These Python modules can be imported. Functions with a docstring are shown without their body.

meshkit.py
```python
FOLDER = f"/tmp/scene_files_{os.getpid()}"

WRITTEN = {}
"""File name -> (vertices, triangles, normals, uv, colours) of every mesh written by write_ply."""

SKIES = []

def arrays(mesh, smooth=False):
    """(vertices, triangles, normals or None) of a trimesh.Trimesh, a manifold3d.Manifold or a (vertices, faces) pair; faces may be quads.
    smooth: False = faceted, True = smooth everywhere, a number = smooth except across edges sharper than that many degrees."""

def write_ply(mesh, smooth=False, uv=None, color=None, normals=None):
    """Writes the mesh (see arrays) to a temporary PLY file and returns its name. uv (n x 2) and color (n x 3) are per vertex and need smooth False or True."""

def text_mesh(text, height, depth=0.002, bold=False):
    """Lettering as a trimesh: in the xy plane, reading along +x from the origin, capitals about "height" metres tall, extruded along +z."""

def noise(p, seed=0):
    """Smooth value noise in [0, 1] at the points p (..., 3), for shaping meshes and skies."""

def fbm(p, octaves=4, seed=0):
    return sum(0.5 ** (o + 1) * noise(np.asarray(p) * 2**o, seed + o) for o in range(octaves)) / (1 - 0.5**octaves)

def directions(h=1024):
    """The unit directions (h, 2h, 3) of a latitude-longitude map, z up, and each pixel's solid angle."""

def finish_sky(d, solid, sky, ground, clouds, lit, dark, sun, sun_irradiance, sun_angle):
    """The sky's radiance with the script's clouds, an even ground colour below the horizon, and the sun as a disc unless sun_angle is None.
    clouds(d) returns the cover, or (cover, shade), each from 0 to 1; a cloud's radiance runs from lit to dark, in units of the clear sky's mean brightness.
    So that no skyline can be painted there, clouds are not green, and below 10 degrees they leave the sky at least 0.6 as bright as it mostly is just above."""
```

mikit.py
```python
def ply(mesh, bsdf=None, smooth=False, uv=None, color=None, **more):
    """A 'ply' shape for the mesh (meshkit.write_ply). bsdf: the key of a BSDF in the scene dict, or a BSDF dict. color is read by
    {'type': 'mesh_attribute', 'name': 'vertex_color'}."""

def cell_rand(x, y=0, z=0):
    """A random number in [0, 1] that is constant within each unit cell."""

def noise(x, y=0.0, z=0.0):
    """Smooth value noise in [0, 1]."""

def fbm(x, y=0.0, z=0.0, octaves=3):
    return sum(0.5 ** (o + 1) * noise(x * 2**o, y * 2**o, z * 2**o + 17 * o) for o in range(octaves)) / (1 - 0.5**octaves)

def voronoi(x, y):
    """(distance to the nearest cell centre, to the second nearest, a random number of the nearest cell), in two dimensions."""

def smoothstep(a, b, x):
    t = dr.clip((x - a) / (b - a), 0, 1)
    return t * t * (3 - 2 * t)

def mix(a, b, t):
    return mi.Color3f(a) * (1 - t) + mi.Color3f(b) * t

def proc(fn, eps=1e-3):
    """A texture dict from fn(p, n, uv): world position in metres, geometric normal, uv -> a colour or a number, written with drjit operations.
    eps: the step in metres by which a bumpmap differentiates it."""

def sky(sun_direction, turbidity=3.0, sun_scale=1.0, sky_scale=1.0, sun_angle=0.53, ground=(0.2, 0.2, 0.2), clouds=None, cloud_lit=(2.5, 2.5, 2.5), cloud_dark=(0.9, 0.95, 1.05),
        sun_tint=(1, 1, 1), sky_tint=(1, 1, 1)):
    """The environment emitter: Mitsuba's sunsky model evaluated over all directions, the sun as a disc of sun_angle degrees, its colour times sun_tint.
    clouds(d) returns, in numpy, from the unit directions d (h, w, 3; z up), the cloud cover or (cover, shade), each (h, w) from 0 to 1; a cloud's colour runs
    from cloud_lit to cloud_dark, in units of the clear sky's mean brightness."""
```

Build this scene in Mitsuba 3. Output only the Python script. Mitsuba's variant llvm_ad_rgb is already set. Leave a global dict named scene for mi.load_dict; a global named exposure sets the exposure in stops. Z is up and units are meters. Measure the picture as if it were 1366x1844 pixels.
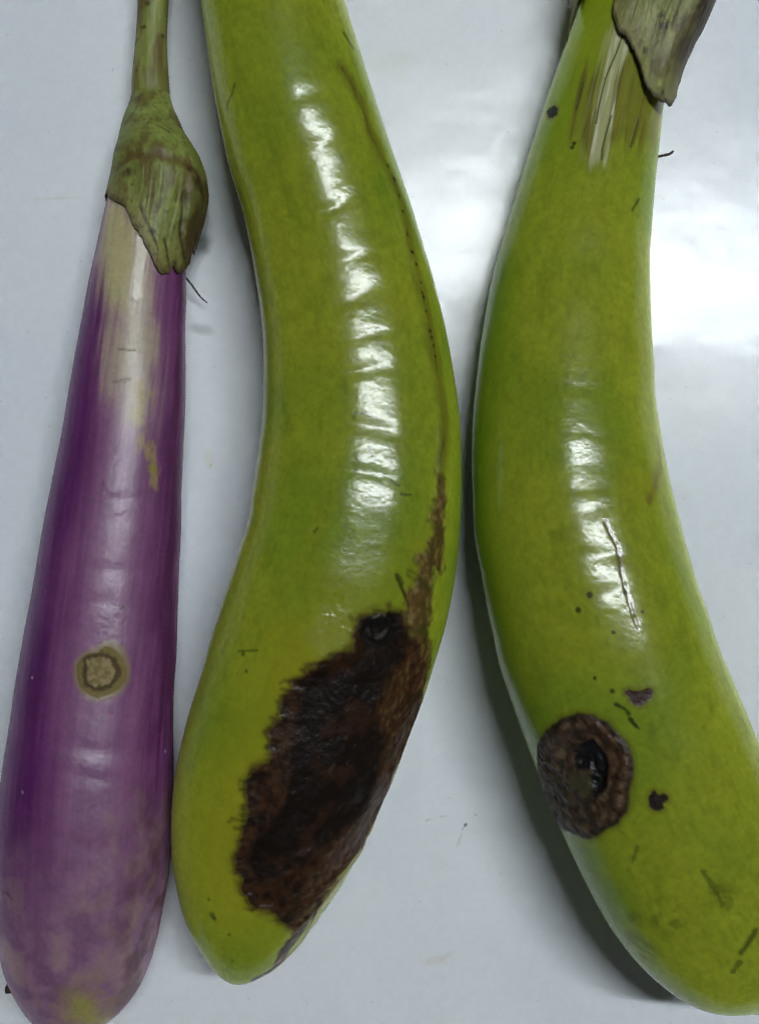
import math, random, numpy as np, mitsuba as mi, mikit, meshkit
from scipy.interpolate import CubicSpline, PchipInterpolator
from scipy.ndimage import gaussian_filter1d
from mikit import noise, fbm, smoothstep, mix

T = mi.ScalarTransform4f
scene, labels = {}, {}
MM = 0.001

# ---------------------------------------------------------------- camera
CAM_H = 0.300
scene['camera'] = {
    'type': 'thinlens', 'fov': 2 * math.degrees(math.atan(0.1383 / CAM_H)), 'fov_axis': 'y',
    'to_world': T().look_at(origin=[0, 0, CAM_H], target=[0, 0, 0], up=[0, 1, 0]),
    'aperture_radius': 0.0007, 'focus_distance': CAM_H - 0.034, 'near_clip': 0.01, 'far_clip': 50.0}

# ---------------------------------------------------------------- light: one fluorescent tube on the ceiling, and what the room throws back
LAMP_Z, LAMP_X, LAMP_Y, LAMP_LEN = 1.40, 0.38, 0.38, 0.72
LAMP_POWER = 182.0
scene['tube_lamp'] = {
    'type': 'cylinder', 'p0': [LAMP_X - LAMP_LEN / 2, LAMP_Y + 0.05, LAMP_Z], 'p1': [LAMP_X + LAMP_LEN / 2, LAMP_Y - 0.05, LAMP_Z], 'radius': 0.019,
    'emitter': {'type': 'area', 'radiance': {'type': 'rgb', 'value': [0.94 * LAMP_POWER, 1.0 * LAMP_POWER, 1.02 * LAMP_POWER]}}}
labels['tube_lamp'] = {'label': 'white fluorescent tube lamp whose glare shows on the table and on the eggplants', 'category': 'lamp'}
scene['room_light'] = {'type': 'constant', 'radiance': {'type': 'rgb', 'value': [0.044, 0.044, 0.044]}}
exposure = 0.0

# ---------------------------------------------------------------- geometry helpers (all in millimetres until ply())
def resample(st, ds, tip):
    """stations (x, y, z, R) along an axis -> fine stations: position, radius, arc length"""
    st = np.asarray(st, float)
    seg = np.hypot(np.linalg.norm(np.diff(st[:, :3], axis=0), axis=1), np.diff(st[:, 3]))
    u = np.r_[0, np.cumsum(seg)]
    n = int(u[-1] / ds) + 1
    uu = np.linspace(0, u[-1], n)
    p = np.stack([CubicSpline(u, st[:, k])(uu) for k in range(3)], 1)
    q = st[:, 3] ** 2 if tip else st[:, 3]
    r = PchipInterpolator(u, q)(uu)
    r = np.sqrt(np.maximum(r, 0)) if tip else r
    r = gaussian_filter1d(r, 2.4 / ds, mode='nearest')
    if tip:
        p = gaussian_filter1d(p, 3.2 / ds, axis=0, mode='nearest')
        r[-1] = 0.02
    s = np.r_[0, np.cumsum(np.linalg.norm(np.diff(p, axis=0), axis=1))]
    return p, r, s


def frames(p):
    t = np.gradient(gaussian_filter1d(p, 10, axis=0, mode='nearest'), axis=0)
    t /= np.linalg.norm(t, axis=1, keepdims=True)
    up = np.array([0, 0, 1.0]) - t * t[:, 2:]
    up /= np.linalg.norm(up, axis=1, keepdims=True)
    return t, up, np.cross(up, t)          # tangent, top, right-hand side


class Tube:
    """A surface round an axis: rows along it, columns round it (theta 0 = top, + = right)"""
    def __init__(self, st, ds=0.4, tip=True, fine=2.0, nfine=300, ncoarse=70):
        self.p, self.r, self.s = resample(st, ds, tip)
        self.t, self.up, self.side = frames(self.p)
        a = np.linspace(-fine, fine, nfine, endpoint=False)
        b = np.linspace(fine, 2 * math.pi - fine, ncoarse, endpoint=False)
        self.theta = np.r_[a, b]
        self.theta = np.where(self.theta > math.pi, self.theta - 2 * math.pi, self.theta)

    def grid(self):
        S, TH = np.meshgrid(self.s, self.theta, indexing='ij')
        return S, TH, TH * self.r[:, None]

    def at(self, s, th, off=0.0):
        """points on the surface at arc length s and angle th, raised by off"""
        f = lambda a: np.stack([np.interp(s, self.s, a[:, k]) for k in range(3)], -1)
        r = np.interp(s, self.s, self.r) + off
        up, side = f(self.up), f(self.side)
        return f(self.p) + r[..., None] * (np.cos(th)[..., None] * up + np.sin(th)[..., None] * side)


def grid_faces(n, m, wrap):
    i, j = np.meshgrid(np.arange(n - 1), np.arange(m if wrap else m - 1), indexing='ij')
    j1 = (j + 1) % m
    q = np.stack([i * m + j, i * m + j1, (i + 1) * m + j1, (i + 1) * m + j], -1).reshape(-1, 4)
    return np.vstack([q[:, [0, 2, 1]], q[:, [0, 3, 2]]])


STATIONS = {   # axis position x, y, z and radius, in millimetres
  'P': [(-59.34,96.22,11.03,7.03), (-59.64,88.04,12.37,8.58), (-60.11,80.04,13.36,9.79), (-60.69,72.16,14.1,10.74), (-61.33,64.36,14.67,11.52),
    (-61.98,56.61,15.15,12.21), (-62.62,48.89,15.58,12.86), (-63.27,41.19,15.99,13.48), (-63.94,33.52,16.38,14.09), (-64.63,25.87,16.77,14.69),
    (-65.34,18.24,17.14,15.27), (-66.06,10.64,17.49,15.84), (-66.79,3.05,17.84,16.4), (-67.53,-4.51,18.16,16.94), (-68.28,-12.06,18.48,17.46),
    (-69.04,-19.59,18.77,17.97), (-69.8,-27.1,19.05,18.46), (-70.56,-34.6,19.31,18.94), (-71.3,-42.09,19.57,19.41), (-72,-49.56,19.88,19.88),
    (-72.6,-56.99,20.31,20.31), (-73.1,-64.41,20.72,20.72), (-73.5,-71.83,21.07,21.07), (-73.84,-79.27,21.28,21.28), (-74.19,-86.77,21.29,21.29),
    (-74.67,-94.42,20.86,21), (-75.08,-101.9,20.86,20.26), (-75.57,-109.4,20.86,18.94), (-75.81,-113,20.86,17.98), (-76,-116.3,20.86,16.83),
    (-76.16,-119.3,20.86,15.5), (-76.27,-122,20.86,13.99), (-76.34,-124.3,20.86,12.33), (-76.35,-126.4,20.86,10.52), (-76.29,-128.1,20.86,8.62),
    (-76.16,-129.5,20.86,6.66), (-75.94,-130.6,20.86,4.74), (-75.62,-131.4,20.86,2.99), (-75.26,-131.9,20.86,1.66), (-75.84,-132.1,20.65,0)],
  'M': [(-41,186,21.5,12.4), (-37.5,170,22.5,13.6), (-33.6,154.5,23.3,14.9), (-29.05,135.9,30.14,15.64), (-27.16,127.5,30.05,16.72),
    (-25.3,119.4,29.67,17.49), (-23.44,111.2,29.2,18.17), (-21.47,103,28.74,18.84), (-19.25,94.9,28.14,19.37), (-16.74,86.89,27.34,19.68),
    (-14.18,78.84,26.51,19.95), (-11.81,70.63,25.84,20.36), (-9.7,62.23,25.34,20.91), (-7.92,53.7,24.96,21.57), (-6.48,45.07,24.68,22.3),
    (-5.44,36.37,24.48,23.07), (-4.8,27.65,24.33,23.84), (-4.6,18.91,24.55,24.55), (-4.84,10.18,25.19,25.19), (-5.57,1.54,25.76,25.76),
    (-6.81,-7.01,26.25,26.25), (-8.58,-15.49,26.63,26.63), (-10.8,-23.87,26.87,26.87), (-13.41,-32.2,26.92,26.92), (-16.24,-40.5,26.81,26.81),
    (-19.06,-48.83,26.64,26.64), (-21.75,-57.2,26.53,26.33), (-24.35,-65.69,26,25.71), (-26.76,-74.06,26,24.5), (-28.98,-82.46,26,22.64),
    (-30.93,-90.89,26,19.97), (-31.77,-94.95,26,18.35), (-32.46,-98.68,26,16.64), (-33.03,-102.1,26,14.86), (-33.5,-105.1,26,13.05),
    (-33.9,-107.8,26,11.22), (-34.28,-110.1,26,9.4), (-34.62,-112.1,26,7.62), (-34.9,-113.8,26,5.88), (-35.09,-115,26,4.24),
    (-35.17,-116,26,2.8), (-35.17,-116.5,26,1.77), (-34.97,-116.8,25.73,0)],
  'G': [(67.86,144.2,11.82,11.82), (65.68,135,12.22,12.22), (63.28,125.6,12.87,12.87), (60.8,116.2,13.69,13.69), (58.37,106.8,14.59,14.59),
    (56.12,97.29,15.48,15.48), (54.04,87.81,16.38,16.38), (52.04,78.34,17.38,17.38), (50.14,68.88,18.49,18.49), (48.55,59.48,19.54,19.54),
    (47.33,50.12,20.56,20.49), (46.47,40.81,21.61,21.34), (46,31.58,22.68,22.11), (45.91,22.43,23.75,22.81), (46.22,13.4,24.83,23.43),
    (46.94,4.48,25.89,23.98), (48.1,-4.33,26.91,24.48), (49.68,-13.01,27.88,24.91), (51.66,-21.59,28.77,25.27), (54,-30.06,29.56,25.56),
    (56.66,-38.44,30.23,25.78), (59.6,-46.74,30.76,25.92), (62.78,-54.96,31.12,25.98), (66.17,-63.12,31.29,25.96), (69.87,-71.41,30.66,25.9),
    (73.43,-79.49,30.66,25.59), (76.91,-87.55,30.66,24.84), (80.28,-95.63,30.66,23.3), (81.86,-99.51,30.66,22.17), (83.28,-103.1,30.66,20.84),
    (84.57,-106.3,30.66,19.34), (85.7,-109.2,30.66,17.65), (86.7,-111.8,30.66,15.8), (87.54,-114.1,30.66,13.79), (88.24,-116,30.66,11.64),
    (88.77,-117.6,30.66,9.4), (89.13,-118.9,30.66,7.13), (89.28,-119.8,30.66,4.97), (89.21,-120.4,30.66,3.22), (87.91,-121.1,30.35,0)],
  'CP': [(-59.89,111.4,8.56,4.52), (-59.88,109.1,8.7,4.97), (-59.83,106.7,9.01,5.56), (-59.71,104.3,9.46,6.27), (-59.54,101.8,10.03,7.08),
    (-59.29,99.32,10.69,7.95), (-58.96,96.82,11.39,8.84), (-58.55,94.34,12.11,9.73), (-58.07,91.88,12.82,10.59), (-57.56,89.46,13.49,11.39),
    (-57.09,87.08,14.06,12.08), (-56.76,84.74,14.48,12.6), (-56.73,82.48,14.64,12.85), (-57.02,80.29,14.59,12.87), (-57.51,78.15,14.45,12.78),
    (-58.07,76.04,14.28,12.66), (-58.63,73.91,14.13,12.54), (-59.15,71.75,14.01,12.46), (-59.63,69.57,13.94,12.41), (-60.05,67.37,13.91,12.39),
    (-60.42,65.16,13.93,12.42), (-60.74,62.94,14.02,12.51), (-61.03,60.72,14.19,12.68), (-61.3,58.46,14.46,12.96)],
  'ST': [(-56.43,167.3,12.14,4.22), (-56.61,164.5,11.96,4.2), (-56.79,161.8,11.77,4.19), (-56.98,159,11.59,4.17), (-57.17,156.2,11.4,4.14),
    (-57.36,153.4,11.2,4.12), (-57.57,150.6,11.01,4.09), (-57.78,147.8,10.81,4.05), (-58,145,10.6,4.02), (-58.23,142.2,10.4,3.98),
    (-58.47,139.4,10.2,3.95), (-58.7,136.6,10.01,3.92), (-58.92,133.8,9.83,3.92), (-59.13,130.9,9.68,3.93), (-59.32,128.1,9.55,3.97),
    (-59.48,125.2,9.46,4.04), (-59.61,122.3,9.41,4.16), (-59.71,119.4,9.4,4.32), (-59.76,116.5,9.44,4.52), (-59.77,113.5,9.53,4.78),
    (-59.88,109.1,8.7,4.97)],
  'CG': [(70.21,190,9.57,8.57), (70.37,185.2,11.12,10.12), (70.6,180.4,12.61,11.61), (70.87,175.7,14,13), (71.1,171.1,15.25,14.25),
    (71.25,166.7,16.31,15.31), (71.25,162.4,17.15,16.15), (71.11,158.2,17.77,16.77), (70.85,154.2,18.22,17.22), (70.48,150.3,18.53,17.53),
    (70.01,146.4,18.74,17.74), (69.45,142.6,18.88,17.88), (68.82,138.9,18.95,17.95), (68.05,135.2,18.92,17.92), (67.09,131.7,18.67,17.67),
    (65.93,128.3,18.19,17.19), (64.72,125,17.68,16.68), (63.53,121.6,17.26,16.26), (62.38,118.1,16.94,15.94), (61.28,114.5,16.74,15.74),
    (60.24,110.8,16.68,15.68), (59.27,107.1,16.76,15.76), (58.37,103.3,17,16), (57.53,99.51,17.39,16.39)],
  'CM': [(-46,214,20,5.2), (-44.5,206,20.3,8.5), (-43,199,20.6,11.8), (-41,189,21,14.2), (-38,174,22,15.4),
    (-34.5,158,23,16.2), (-31.5,146,23.2,16.8)],
}

MARKS = {   # blemishes in each fruit's own coordinates: (millimetres along it, millimetres round it from the top; radians round it for the calyxes)
  'rot': [(217.93,6.79), (215.8,6.63), (213.8,7.29), (212.66,8.39), (211.71,10.54), (211.33,12.35), (210.86,12.87), (209.69,13.03), (210.71,14.26), (210.98,16.57), (212.24,18.39), (213.84,20.21), (216.71,23.68), (220.18,29.05), (225.28,32.09), (232.32,39.12), (237.59,38.59), (242.46,38.5), (247.82,34.6), (256.18,38.04), (261.26,37.23), (267.1,35.59), (271.76,26.78), (277.06,22.74), (282.77,19.32), (287.31,17.31), (290.88,14.16), (288.8,10.73), (287.26,8.5), (285.97,5.77), (284.99,2.66), (284.01,0.69), (280.8,-2.28), (277.47,-4.05), (274.09,-5.28), (271.49,-5.05), (269.19,-5.32), (267.26,-6.34), (265.39,-5.83), (264.1,-5.79), (261.37,-5.77), (258.73,-6.17), (256.64,-7.72), (254.73,-7.63), (252.25,-6.79), (250.92,-5.07), (248.39,-4.33), (246.67,-4.37), (243.87,-5.9), (242.59,-5.49), (239.73,-4.04), (236.53,-5.13), (234.59,-4.82), (232.66,-3.03), (231.07,-3.94), (229.45,-2.02), (227.07,-1.98), (225.49,0.71), (223.3,3.44), (221.89,5.38), (220.3,7.19)],
  'rot_dark': [(213.83,8.08), (212.3,10.73), (211.53,14.6), (212.99,18.78), (216.85,21.48), (219.63,21.11), (222.6,19.18), (226.74,17.92), (231.92,18.64), (240.35,24.56), (249.27,26.43), (256.04,27.02), (260.02,22.62), (266.46,17.46), (270.1,12.22), (277,5.82), (277.87,1.31), (274.23,-1.86), (269.73,-1.78), (264.1,2.15), (258.12,3.29), (251.93,2.46), (246.35,0.35), (240.94,-0.56), (236.03,-0.37), (229.99,-1.86), (226.2,0.92), (221.01,7.4), (217.07,7.7)],
  'cork': [(179.01,21.57), (181.43,22.88), (184.61,24.44), (189.59,24.34), (193.59,25.78), (197.58,26.1), (201.58,27.29), (200.96,24.48), (203.98,24.68), (208.04,25.59), (213.18,27.29), (218.38,32.41), (223.18,33.9), (233.49,39.05), (238.86,37.61), (231.41,24.17), (223.18,23.92), (217.91,22.47), (213.92,20.04), (211.09,17.86), (207.98,17.28), (205.4,17.52), (202.83,19.09), (200.84,18.98), (199.71,17.03), (196.64,19.74), (193.26,20.44), (190.14,19.45), (185.85,20.6), (181.64,20.9)],
  'olive': [(87.72,14.41), (92.17,16.06), (97.67,17.25), (102.97,16.94), (109.83,19.09), (115.15,20.7), (118.57,21.05), (123.36,20.76), (127.66,20.41), (131.74,20.18), (135.02,20.24), (138.85,20.07), (142.91,20.37), (147.49,20.68), (152.88,21.28), (159.66,22.05), (167.97,23.04), (174.87,22.74), (179.01,21.57)],
  'smear': [(78.81,17.94), (81.79,20.14)],
  'dots': [(111.37,20.08), (114.57,21.08), (118.57,20.65), (122.26,20.47), (127.58,20.03), (131.66,19.85), (134.54,20.44), (131.74,20.4), (134.54,20.44), (138.77,20.55), (141.1,20.21), (142.12,20.42), (145.31,20.39), (149.69,20.68), (151.09,20.96), (152.88,21.28), (155.28,21.55)],
  'fleck0': [(84.91,-14.33), (86.58,-15.82), (87.78,-18.43), (88.64,-19.23)],
  'fleck1': [(184.22,8.34), (185.26,10.53)],
  'fleck2': [(186.94,11.13), (186.85,13.73)],
  'fleck3': [(168.97,0.51), (168.79,1.94), (169.49,3.75)],
  'fleck4': [(177.49,2.45), (179.14,3.35), (180.69,4.37)],
  'fleck5': [(203.31,13.63), (204.85,15.24)],
  'fleck6': [(203.51,13.07), (205.76,15.07), (208.44,17.76), (210.84,19.23)],
  'fleck7': [(229.35,-20.59), (227.24,-15.08)],
  'fleck8': [(197.82,-8.92), (196.79,-8.29)],
  'fleck9': [(169.97,-1.31), (168.29,-0.83)],
  'hair0': [(230.58,-3.44), (231.33,-6.29), (232.15,-6.97)],
  'hair1': [(255.33,-7.44), (255.39,-9.21), (256.27,-9.21)],
  'hair2': [(257.08,-6.91), (257.36,-8.45)],
  'hair3': [(264.96,-5.48), (265.21,-8.29), (266.34,-8.89)],
  'hair4': [(267.02,-5.58), (267.26,-7.07)],
  'hair5': [(242.59,-5.49), (243.74,-6.94), (244.94,-5.53)],
  'hair6': [(236.53,-5.13), (236.35,-6.41)],
  'hair7': [(234.59,-4.82), (234.99,-5.9)],
  'hair8': [(228.19,-1.62), (227.91,-3.23)],
  'hair9': [(214.54,5.24), (213.94,4.28)],
  'hair10': [(202.68,19.06), (202.03,15.84)],
  'hair11': [(203.72,18.57), (203.04,15.72)],
  'hair12': [(233.02,-3.79), (233.35,-6.23)],
  'hair13': [(240.13,-5.12), (240.12,-6.62)],
  'hair14': [(251.94,-6.63), (253.07,-7.47)],
  'hair15': [(246.61,-4.06), (246.59,-5.52)],
  'hair16': [(284.99,2.66), (285.86,1.94)],
  'mdots': [(232.61,-16.27), (285.87,-9.48), (290.24,-7.12), (293.43,-2.85), (289.5,-7.88), (300.77,-1.21), (229.33,-18.77)],
  'rim': [(262.45,36.68), (270.05,34.81), (274.24,28.91), (277.73,25.65), (284.95,21.4), (296.03,20.37), (301.8,15), (305.39,10.31)],
  'rimgap': [(285.09,27.92), (286.51,23.17)],
  'brim': [(283.62,19.68), (290.63,16.74), (296.95,13.43), (304.37,11.85), (307.76,6.67)],
  'pits': [(219.44,0.95), (221.34,0.49), (218.45,3.59), (216.33,4.34), (211.41,0.21), (213.38,-0.9), (215.28,-7.87)],
  'pale': [(213.49,-3.23), (211.77,3.36), (217.84,7), (221.64,5.35), (224.71,0.38), (221.06,-4.43)],
  'lesion': [(193.05,-28.44), (190.86,-23.45), (189.5,-19.31), (189.31,-15.01), (190.31,-11.74), (192.61,-9.31), (195.69,-7.74), (197.89,-6.58), (200.58,-6.58), (202.82,-7.05), (205.35,-8.48), (207.26,-10.18), (209.53,-11.75), (211.01,-12.85), (212.48,-16.09), (213.22,-19.02), (214.41,-22.12), (215.12,-25.28), (214.7,-28.42), (214.21,-33.06), (214.44,-40.74), (211.68,-38.66), (209.67,-41.08), (207.16,-41.38), (204.57,-41.27), (201.11,-37.93), (197.25,-33.73), (194.97,-31.37)],
  'pit': [(195.4,-16.81), (195.15,-13.83), (197.96,-12.61), (200.17,-12.12), (202.99,-13.52), (205.27,-14.74), (206.48,-16.63), (206.88,-19.55), (205.12,-19.15), (201.69,-17.48), (200.99,-21.16), (198.18,-20.08), (196.46,-18.52)],
  'wet': [(201.6,-23.49), (201.41,-19.67), (203.54,-19.04), (205.63,-19.54), (206.89,-22.35), (205.52,-23.86), (203.63,-25.96)],
  'spot': [(187.58,-2.88), (187.39,-1.7), (188.19,-1.06), (188.69,0.36), (188.59,2.42), (189.27,3.3), (190,3.32), (190.81,2.59), (191.2,1.5), (191.69,0.57), (191.85,-0.59), (191.18,-1.93), (190.08,-2.62), (189.01,-2.74), (188.21,-3.11)],
  'spot_001': [(209.3,-6.76), (208.82,-6.07), (208.63,-4.86), (209.6,-4.28), (209.67,-3.25), (210.61,-2.44), (211.4,-2.76), (211.53,-4.13), (212.45,-4.34), (212.5,-5.7), (211.97,-7.06), (211.02,-7.61)],
  'spot_002': [(47.62,-18.91), (46.96,-17.78), (46.8,-15.96), (48.01,-14.4), (49.87,-14.16), (50.54,-15.79), (49.73,-17.48)],
  'gdots': [(186.91,-5.68), (183.42,-8.58), (162.22,3.33), (172.73,6.78), (175.28,-1.18), (168.87,-7.61), (166.39,-4.15), (58.22,-7.71), (59.3,-7.97), (183.21,-8.41)],
  'gfleck0': [(190.02,-5.64), (190.88,-4.7)],
  'gfleck1': [(191.27,-4.34), (192.33,-3.81)],
  'gfleck2': [(193.58,-3.92), (194.51,-3.6), (195.68,-2.95)],
  'gfleck3': [(218.2,-13.82), (221.2,-16.03), (224.08,-18.59)],
  'gfleck4': [(229.71,-1.9), (233.78,-1.03), (238.03,-0.81)],
  'gfleck5': [(247.09,4.19), (249.25,1.28), (250.62,-0.71)],
  'gfleck6': [(252.98,-2.04), (254.6,-3.96)],
  'gfleck7': [(68.17,12.82), (71.92,10.99)],
  'gfleck8': [(48.84,-16.94), (50.76,-16.78)],
  'gsoft': [(236.17,-22.72), (236.57,-14.4), (244.71,-24.48), (236.75,-0.22)],
  'bleach': [(26.06,-2.09), (29.4,1.47), (35.4,0.78), (41.78,0.41), (47.37,0.61), (54.63,0.45), (61.55,0.77), (62.35,-3.28), (52.27,-3.62), (46.21,-3.59), (39.99,-3.45), (34.85,-4.02), (28.6,-4.83), (25.83,-4.02)],
  'tan': [(36.58,-7.41), (41.64,-4.49), (48.25,-3.69), (54.91,-3.44), (62.6,-2.99), (55.62,-7.47), (48.38,-9.14), (42.18,-9.22)],
  'tan_001': [(29.87,1.57), (33.24,6.16), (38.58,11.24), (42.31,16.09), (50.35,17.32), (56.37,9.79), (54.1,2.56), (41.41,1.59)],
  'crack0': [(26.99,-1.26), (31.37,-1.69), (35.1,-2.31), (39.91,-3.17), (46.16,-3.34), (52.25,-3.19)],
  'crack1': [(49.47,0.4), (53.74,-0), (58.41,-0.32), (61.43,-0)],
  'crack2': [(41.66,-8.78), (46.28,-8.79), (48.93,-9)],
  'crack3': [(47.8,7.84), (53.21,7.47), (55.97,7.17)],
  'split': [(151.52,3.28), (154.12,3.81), (157.42,4.97), (161.39,4.63), (164.33,4.35), (168.95,4.39), (172.35,4.41), (175.65,4.55)],
  'splitblob': [(159,5.35), (167.73,3.91)],
  'redge': [(131.08,24.1), (135.87,24.43), (141.06,21.12), (147.46,16.04)],
  'ringc': [(133.8,4.97)],
  'ring': [(130.97,0.13), (129.67,1.65), (129.31,3.65), (128.53,4.63), (127.59,5.5), (127.76,6.88), (128.96,8.69), (130.67,10.36), (132.69,11.45), (135.15,11.55), (137.29,10.46), (138.53,9.2), (139.31,7.17), (139.96,5.23), (139.7,3.53), (138.58,1.71), (137.18,0.35), (135.17,-0.5), (132.78,-0.77)],
  'ringdark': [(131.19,1.27), (130.12,3.14), (129.71,5.14), (130.27,7.11), (131.74,8.74), (133.6,9.43), (135.36,9.13), (136.79,7.98), (137.77,6.06), (138.1,4.02), (137.18,2.36), (135.34,1.4), (133.24,1.02)],
  'halo': [(132.16,-1.42), (129.85,-0.01), (128.55,2.16), (127.88,3.78), (126.4,4.99), (126.11,7.34), (127.53,9.62), (130.27,11.38), (133.06,12.49), (135.8,12.47), (138.3,11.14), (139.76,8.99), (140.78,6.31), (140.75,3.66), (139.35,1.17), (137.21,-0.51), (134.56,-1.39)],
  'cream': [(18.52,-8), (19.31,-4.63), (22.5,-1.76), (28.07,1.9), (31.6,3.09), (37.06,3.15), (42.5,3.33), (46.43,3.47), (51.56,7.12), (56.88,7.8), (58.01,0.46), (48.43,-0.13), (40.44,-5.53), (32.15,-8.61)],
  'cream2': [(52.49,-0.73), (51.83,5.05), (55.78,5), (60.48,5.79), (66.06,7.68), (71.99,7.16), (73.65,5.41), (68.32,2.51), (65.15,0.21), (58.41,-0.58)],
  'white': [(28.25,2.18), (31.66,2.84), (34.91,2.69), (38.84,2.49), (42.44,2.61)],
  'yellow': [(64.96,5.63), (67.59,7.35), (73.12,6.36)],
  'yellow1': [(77.89,8.58), (80.77,10.24), (82.37,11.8), (84.77,12.38), (88.02,13.08)],
  'yb': [(84.37,11.88)],
  'pcrack0': [(56.34,-0.15), (56.41,1.57), (56.01,3.88)],
  'pcrack1': [(64.59,-0.29), (64.03,1.52), (63.6,3.32)],
  'pcrack2': [(63.56,3.41), (67.19,3.52)],
  'pcrack3': [(63.39,4.65), (64.8,5.1)],
  'net': [(188.07,2.35), (187.47,3.95), (186.4,6.73), (188.09,8.9)],
  'net1': [(193.08,10.53), (193.94,12.01), (195.79,13.27)],
  'net2': [(189.86,20.96), (191.97,19.51), (194.79,18.18), (196.39,15.85)],
  'net3': [(167.84,10.4), (171.36,12.02), (175.62,12.76)],
  'net4': [(162.75,18.05), (167.59,17.36), (173.2,19.49), (176.82,20.23)],
  'net5': [(183.32,25.06), (186.8,20.95), (193.3,18.94)],
  'net6': [(186.8,10.67), (184.31,11.62)],
  'net7': [(206.89,2.7), (205.06,4.83), (207.26,7.64)],
  'tipyellow': [(209.2,3.78), (210.77,5.9), (213.32,8.07), (218.75,10.7), (222.97,11.94), (218.32,4.18), (216.03,2.13)],
  'tiptan': [(214.04,-7.27), (210.83,-2.07), (207.2,2.61), (206.12,6.51), (205.15,12.36), (213.68,15.95), (222.97,11.94), (218.38,-2.87)],
  'scar': [(186.53,-16.94), (185.87,-14.68), (187.24,-13.61)],
  'pdots': [(145.08,6.9), (163.44,-11.69), (153.92,26.71), (137.13,-13.03), (118.46,8.59)],
  'cpedge': [(33.626,-1.247), (36.423,-0.755), (36.893,-0.507), (38.91,-0.266), (43.434,-0.006), (45.623,0.156), (49.476,0.34), (51.939,0.452), (53.61,0.554), (53.213,0.74), (51.695,0.797), (50.59,0.841), (51.428,0.906), (51.62,0.994), (49.804,1.161), (48.505,1.341), (46.424,1.379), (43.622,1.501), (37.622,1.406)],
  'cpgroove0': [(36.423,-0.075), (38.477,0.052), (41.621,0.251), (44.344,0.373), (47.442,0.474)],
  'cpgroove1': [(43.443,0.579), (47.018,0.66), (51.178,0.747)],
  'cpgroove2': [(32.229,0.826), (35.624,0.872), (40.021,0.914), (44.422,1.075), (48.613,1.327)],
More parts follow.
